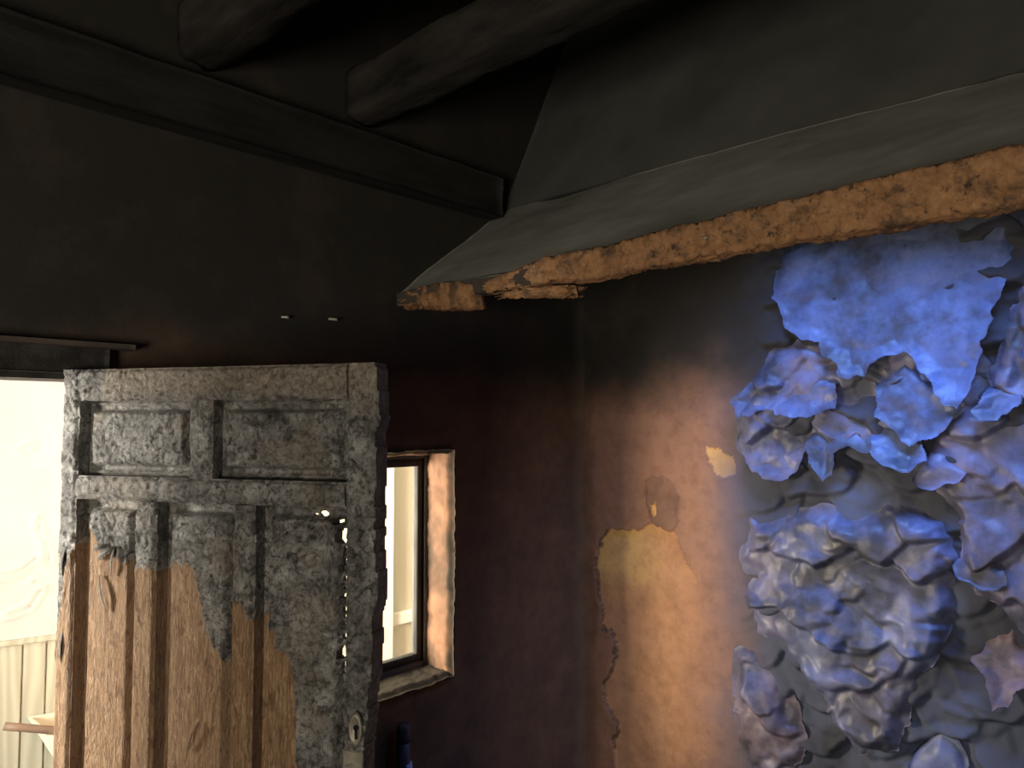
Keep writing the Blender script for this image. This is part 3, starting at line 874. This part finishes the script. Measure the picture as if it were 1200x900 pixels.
# ------------------------------------------------------------------ blistered paint on the right wall
def flake(outline, base=.012, lift=.04, curlv=.02, lump=.014, rings=9, seed=0, rosy=0.0, seg=64, bottom_pow=1.6, lumpf=14.0):
    cu = sum(p[0] for p in outline) / len(outline); cz = sum(p[1] for p in outline) / len(outline)
    pts = outline + [outline[0]]
    L_ = [0.0]
    for a, b in zip(pts[:-1], pts[1:]):
        L_.append(L_[-1] + math.hypot(b[0] - a[0], b[1] - a[1]))
    tt = np.linspace(0, L_[-1], seg, endpoint=False)
    bu = np.interp(tt, L_, [p[0] for p in pts]); bz = np.interp(tt, L_, [p[1] for p in pts])
    size = math.sqrt(max(1e-4, (max(bu) - min(bu)) * (max(bz) - min(bz))))
    am = .10 * size
    bu = bu + am * (fbm(bu * 3 / size * 2.2, bz * 3 / size * 2.2, 3, seed) - .5)
    bz = bz + am * (fbm(bu * 3 / size * 2.2 + 40, bz * 3 / size * 2.2, 3, seed + 1) - .5)
    ztop, zbot = bz.max(), bz.min()
    fr = np.linspace(0, 1, rings + 1)
    U = cu + np.outer(fr, bu - cu); Zz = cz + np.outer(fr, bz - cz)
    t = np.clip((ztop - Zz) / (ztop - zbot), 0, 1)
    E = np.repeat(fr[:, None], seg, 1)
    f1, _ = worley(U * lumpf + seed * .37, Zz * lumpf, seed + 9)
    d = base + lift * t ** bottom_pow + curlv * E ** 4 * (t - .15) + lump * (.5 - f1) * (1 - .5 * E ** 3) + lump * .4 * (fbm(U * 18, Zz * 18, 2, seed + 2) - .5)
    d += .018 * (1 - E ** 2)
    d = d * (1 - E ** 4 * (1 - ss(.35, .62, t)))
    d = np.maximum(d, -.004)
    n = (rings + 1) * seg
    Vf = np.stack([-d, -U, Zz], -1).reshape(-1, 3); Vb = np.stack([-d + .0022 + .003 * (1 - E), -U, Zz], -1).reshape(-1, 3)
    V = np.concatenate([Vf, Vb])
    Fc = []
    for k in range(rings):
        for j in range(seg):
            a, b, c_, e_ = k * seg + j, k * seg + (j + 1) % seg, (k + 1) * seg + (j + 1) % seg, (k + 1) * seg + j
            Fc.append((a, b, c_, e_)); Fc.append((e_ + n, c_ + n, b + n, a + n))
    for j in range(seg):
        a, b = rings * seg + j, rings * seg + (j + 1) % seg
        Fc.append((b, a, a + n, b + n))
    return raw('paint_flake', V, Fc, M['flake'], wr, True, {'rosy': np.full(len(V), rosy)})

BIG = [
    ([(0.895, 2.456), (1.039, 2.51), (1.205, 2.54), (1.403, 2.56), (1.62, 2.56), (1.601, 2.323), (1.58, 2.252), (1.535, 2.131), (1.508, 2.032), (1.479, 1.919), (1.451, 1.882), (1.407, 1.908), (1.372, 1.987), (1.311, 2.057), (1.271, 2.051), (1.22, 2.027), (1.198, 1.986), (1.121, 1.989), (1.101, 2.041), (1.073, 2.063), (1.052, 2.116), (0.989, 2.127), (0.93, 2.185), (0.886, 2.28)], .02, .06, .025, .012, 24, 0.0, 150, 1.2, 8.0),
    ([(1.211, 1.978), (1.301, 2.06), (1.39, 1.987), (1.467, 1.887), (1.433, 1.843), (1.374, 1.791), (1.333, 1.772), (1.266, 1.816), (1.227, 1.862)], .03, .05, .02, .012, 10, 0.0, 64, 1.6, 14.0),
    ([(1.224, 1.857), (1.292, 1.87), (1.362, 1.791), (1.384, 1.726), (1.331, 1.701), (1.288, 1.709), (1.251, 1.716), (1.214, 1.747), (1.21, 1.802)], .025, .085, .04, .008, 9, 0.0, 56, 1.8, 14.0),
    ([(0.725, 1.92), (0.818, 2.01), (0.943, 2.05), (1.044, 2.03), (1.099, 1.956), (1.097, 1.885), (0.998, 1.857), (0.939, 1.869), (0.863, 1.893), (0.783, 1.857)], .012, .06, .03, .016, 12, .15, 72, 1.5, 12.0),
    ([(0.767, 1.857), (0.863, 1.881), (0.954, 1.857), (0.996, 1.784), (0.989, 1.712), (0.935, 1.651), (0.843, 1.646), (0.78, 1.704), (0.742, 1.78)], .006, .045, .02, .012, 10, .25, 64, 1.8, 14.0),
    ([(1.027, 1.857), (1.138, 1.89), (1.216, 1.857), (1.209, 1.747), (1.136, 1.773), (1.094, 1.744), (1.093, 1.673), (1.056, 1.657), (1.009, 1.698), (0.996, 1.77)], .01, .06, .035, .010, 10, 0.0, 72, 1.5, 14.0),
    ([(1.523, 1.956), (1.562, 1.984), (1.601, 1.966), (1.605, 1.905), (1.563, 1.856), (1.52, 1.844), (1.489, 1.881)], .03, .06, .03, .006, 8, .1, 48, 1.2, 16.0),
    ([(1.50, 1.25), (1.56, 1.30), (1.60, 1.25), (1.60, 1.12), (1.56, 1.05), (1.52, 1.03), (1.505, 1.09), (1.47, 1.16)], .02, .07, .02, .008, 9, .8, 52, 1.4, 14.0),
]
def sheet(ol, base, lift, cu_, lump, seed, rosy, lf):
    """large blistered sheet of paint: raster height field cut to a scalloped outline"""
    us = [p[0] for p in ol]; zs = [p[1] for p in ol]
    S = axis([(min(us) - .02, .003), (max(us) + .02, None)]); Z = axis([(min(zs) - .02, .003), (max(zs) + .02, None)])
    A, B = np.meshgrid(S, Z, indexing='ij')
    ja = A + .03 * (fbm(A * 22, B * 22, 2, seed) - .5); jb = B + .03 * (fbm(A * 22, B * 22, 2, seed + 3) - .5)
    t = np.clip((max(zs) - B) / (max(zs) - min(zs)), 0, 1)
    ed = seg_dist(ja, jb, ol + [ol[0]])
    w1, _ = worley(A * lf + fbm(A * 9, B * 9, 2, seed + 1), B * lf, seed + 5)
    w2, _ = worley(A * lf * 2.3, B * lf * 2.3, seed + 6)
    d = base + .6 * lift * t ** 1.3 + lump * 1.2 * (.55 - w1) + lump * .2 * (.5 - w2) + lump * .5 * (fbm(A * 16, B * 16, 3, seed + 2) - .5)
    d += cu_ * ss(.05, .0, ed) * (t - .1)
    d = d * (1 - ss(.05, .0, ed) * (1 - ss(.2, .5, t)))
    mk = in_poly((ja[:-1, :-1] + ja[1:, 1:]) / 2, (jb[:-1, :-1] + jb[1:, 1:]) / 2, ol)
    return slab('paint_flake', S, Z, d, d - .003, lambda s_, z_, dd: (-dd, -s_, z_), M['flake'], wr, mask=mk, attrs={'rosy': rosy})
def scaly(ol, base, sc1, h1, seed, rosy, top=.06):
    """one hanging mass of paint whose face is broken into overlapping lumpy scales"""
    us = [p[0] for p in ol]; zs = [p[1] for p in ol]
    S = axis([(min(us) - .02, .003), (max(us) + .02, None)]); Z = axis([(min(zs) - .02, .003), (max(zs) + .02, None)])
    A, B = np.meshgrid(S, Z, indexing='ij')
    ja = A + .05 * (fbm(A * 16, B * 16, 3, seed) - .5); jb = B + .05 * (fbm(A * 16, B * 16, 3, seed + 3) - .5)
    ed = seg_dist(ja, jb, ol + [ol[0]])
    wa = A + .11 * (fbm(A * 7, B * 7, 4, seed + 21) - .5); wb_ = B + .11 * (fbm(A * 7, B * 7, 4, seed + 23) - .5)
    amp = .35 + 1.2 * ss(.35, .65, fbm(A * 6, B * 6, 3, seed + 27))
    d = base + h1 * amp * scallop(wa * sc1 * .8, wb_ * sc1 * .8, seed + 5) ** 1.6 + h1 * .45 * (1.5 - amp) * scallop(wa * sc1 * 1.8 + 5, wb_ * sc1 * 1.7, seed + 7)
    w1, _ = worley(wa * sc1 * 1.6, wb_ * sc1 * 1.6, seed + 9)
    d += .016 * (.5 - w1) + .05 * (fbm(A * 5, B * 5, 3, seed + 2) - .5)
    d = base * .2 + (d - base * .2) * ss(0, top, ed + .02 * (B < np.mean(zs)))
    mk = in_poly((ja[:-1, :-1] + ja[1:, 1:]) / 2, (jb[:-1, :-1] + jb[1:, 1:]) / 2, ol)
    # light smoothing keeps the lips soft
    for _ in range(9):
        d[1:-1, 1:-1] = (d[1:-1, 1:-1] * 2 + d[:-2, 1:-1] + d[2:, 1:-1] + d[1:-1, :-2] + d[1:-1, 2:]) / 6
    return slab('paint_flake', S, Z, d, d - .004, lambda s_, z_, dd: (-dd, -s_, z_), M['flake'], wr, mask=mk,
                attrs={'rosy': np.clip(rosy[0] + (rosy[1] - rosy[0]) * fbm(A * 5, B * 5, 3, seed + 30) * 1.6, 0, 1)})
for k, (ol, base, lift, cu_, lump, rings, rosy, seg, bp, lf) in enumerate(BIG):
    sheet(ol, base, lift, cu_, lump, 500 + 11 * k, rosy, lf)

DPOLY = [(0.745, 1.548), (0.903, 1.531), (1.021, 1.569), (1.131, 1.55), (1.285, 1.59), (1.403, 1.573), (1.445, 1.476), (1.429, 1.273), (1.357, 1.132), (1.294, 0.98), (1.022, 0.98), (0.952, 1.016), (0.802, 1.102), (0.756, 1.214), (0.736, 1.363)]
EPOLY = [(1.388, 1.882), (1.68, 1.88), (1.68, 1.301), (1.485, 1.332), (1.434, 1.474), (1.357, 1.595), (1.336, 1.698)]
GPOLY = [(1.444, 1.425), (1.68, 1.373), (1.68, 1.134), (1.519, 1.15), (1.479, 1.18), (1.439, 1.224)]
LPOLY = [(0.739, 1.15), (0.863, 1.026), (0.95, 0.873), (0.975, 0.68), (0.794, 0.60), (0.698, 0.687), (0.668, 0.891)]
UPOLY = [(1.60, 2.55), (1.74, 2.55), (1.74, 1.95), (1.56, 1.98), (1.54, 2.10)]
BPOLY = [(1.0, .78), (1.35, .9), (1.45, 1.15), (1.62, 1.05), (1.62, .55), (1.0, .55)]
rs = random.Random(21)
def scatter(poly, n, smin, smax, lift, seed, rosy=(0, 0), base=.008, mind=.62):
    pts = []
    u0, u1 = min(p[0] for p in poly), max(p[0] for p in poly); z0, z1 = min(p[1] for p in poly), max(p[1] for p in poly)
    tries = 0
    while len(pts) < n and tries < 6000:
        tries += 1
        u, z = rs.uniform(u0, u1), rs.uniform(z0, z1)
        if not bool(in_poly(np.array(u), np.array(z), poly)): continue
        r = rs.uniform(smin, smax) / 2
        if any(math.hypot(u - a, (z - b) * 1.15) < mind * (r + c) for a, b, c in pts): continue
        pts.append((u, z, r))
    for k, (u, z, r) in enumerate(sorted(pts, key=lambda p: p[1])):
        ph = rs.uniform(0, 6)
        ol = []
        for j in range(12):
            a = 2 * math.pi * j / 12
            rr = r * (1.0 + .18 * math.sin(3 * a + ph) + rs.uniform(-.14, .14))
            ol.append((u + rr * math.cos(a) * 1.05, z + rr * math.sin(a) * (1.25 if math.sin(a) > 0 else .95)))
        flake(ol, base + rs.uniform(0, .012), lift * rs.uniform(.6, 1.25), .018, .012, 6, seed + k * 7, rs.uniform(*rosy), 34, rs.uniform(1.3, 2.2), 16.0)
DMASS = [(0.745, 1.548), (0.82, 1.50), (0.903, 1.531), (1.021, 1.569), (1.131, 1.55), (1.285, 1.60), (1.42, 1.573), (1.455, 1.476), (1.435, 1.273), (1.357, 1.132), (1.307, 0.992), (1.255, 0.849), (1.192, 0.786), (1.127, 0.785), (1.076, 0.851), (1.023, 0.94), (0.952, 1.016), (0.90, 1.08), (0.802, 1.102), (0.756, 1.214), (0.775, 1.30), (0.736, 1.363), (0.76, 1.45)]
EMASS = [(1.36, 1.86), (1.45, 1.90), (1.72, 1.90), (1.90, 1.84), (2.04, 1.66), (1.96, 1.40), (1.80, 1.16), (1.72, 1.20), (1.60, 1.24), (1.52, 1.33), (1.485, 1.34), (1.44, 1.474), (1.40, 1.58), (1.336, 1.66), (1.33, 1.75)]
LMASS = [(0.70, 1.02), (0.78, 1.06), (0.863, 0.99), (0.93, 0.90), (0.965, 0.80), (0.955, 0.70), (0.90, 0.60), (0.80, 0.58), (0.74, 0.66), (0.70, .80)]
CMASS = [(0.74, 1.66), (0.84, 1.68), (1.0, 1.68), (1.20, 1.72), (1.36, 1.70), (1.40, 1.62), (1.30, 1.55), (1.1, 1.52), (0.9, 1.50), (0.76, 1.52)]
UMASS = [(0.72, 1.78), (0.74, 1.95), (0.86, 2.10), (1.0, 2.16), (1.25, 2.12), (1.50, 2.12), (1.54, 1.92), (1.42, 1.76), (1.22, 1.72), (1.02, 1.70), (0.90, 1.66), (0.78, 1.67)]
VMASS = [(1.56, 2.54), (1.95, 2.54), (2.10, 2.30), (2.02, 2.0), (1.92, 1.82), (1.74, 1.86), (1.60, 1.86), (1.53, 1.95), (1.55, 2.12), (1.60, 2.25)]
scaly(UMASS, -.004, 7.5, .034, 7000, (0, .3), .09)
scaly(VMASS, -.002, 7.0, .034, 7100, (0, .4), .06)
scaly(DMASS, .022, 7.0, .040, 1000, (0, .25), .07)
scaly(EMASS, .018, 6.5, .038, 2000, (0, .38), .06)
scaly(LMASS, .006, 7.0, .030, 4000, (.1, .6), .07)
scatter(EPOLY, 2, .10, .14, .03, 2000, (0, .4), mind=1.4, base=.035)
scatter(UPOLY, 4, .10, .16, .04, 5000)
scatter(BPOLY, 4, .12, .2, .02, 6000, (0, .3), .002, mind=1.1)

# ------------------------------------------------------------------ small things
pole = empty('plastic_pole', (-.985, -.035, 0))
tag(pole, 'dark navy plastic pole with pale blue sleeve leaning below the window', 'pole')
tube('shaft', (0, 0, 0), (0, 0, .80), .026, .024, M['navy'], pole, 20, 8)
tube('cap', (0, 0, .80), (0, 0, .858), .024, .020, M['navy'], pole, 18, 3)
tube('sleeve', (.008, -.012, .62), (.008, -.012, .735), .021, .017, M['paleblue'], pole, 20, 4)
for (x, z, ln, lb) in ((-1.425, 2.155, .012, 'small pale nail in the dark wall, nearer the doorway'), (-1.265, 2.165, .02, 'small pale nail in the dark wall, nearer the chimney hood')):
    nl = tube('nail', (0, 0, 0), (ln, -.018, -.002), .0035, .0045, M['nail'], None, 10, 2)
    nl.location = (x, -.004, z); tag(nl, lb, 'nail')
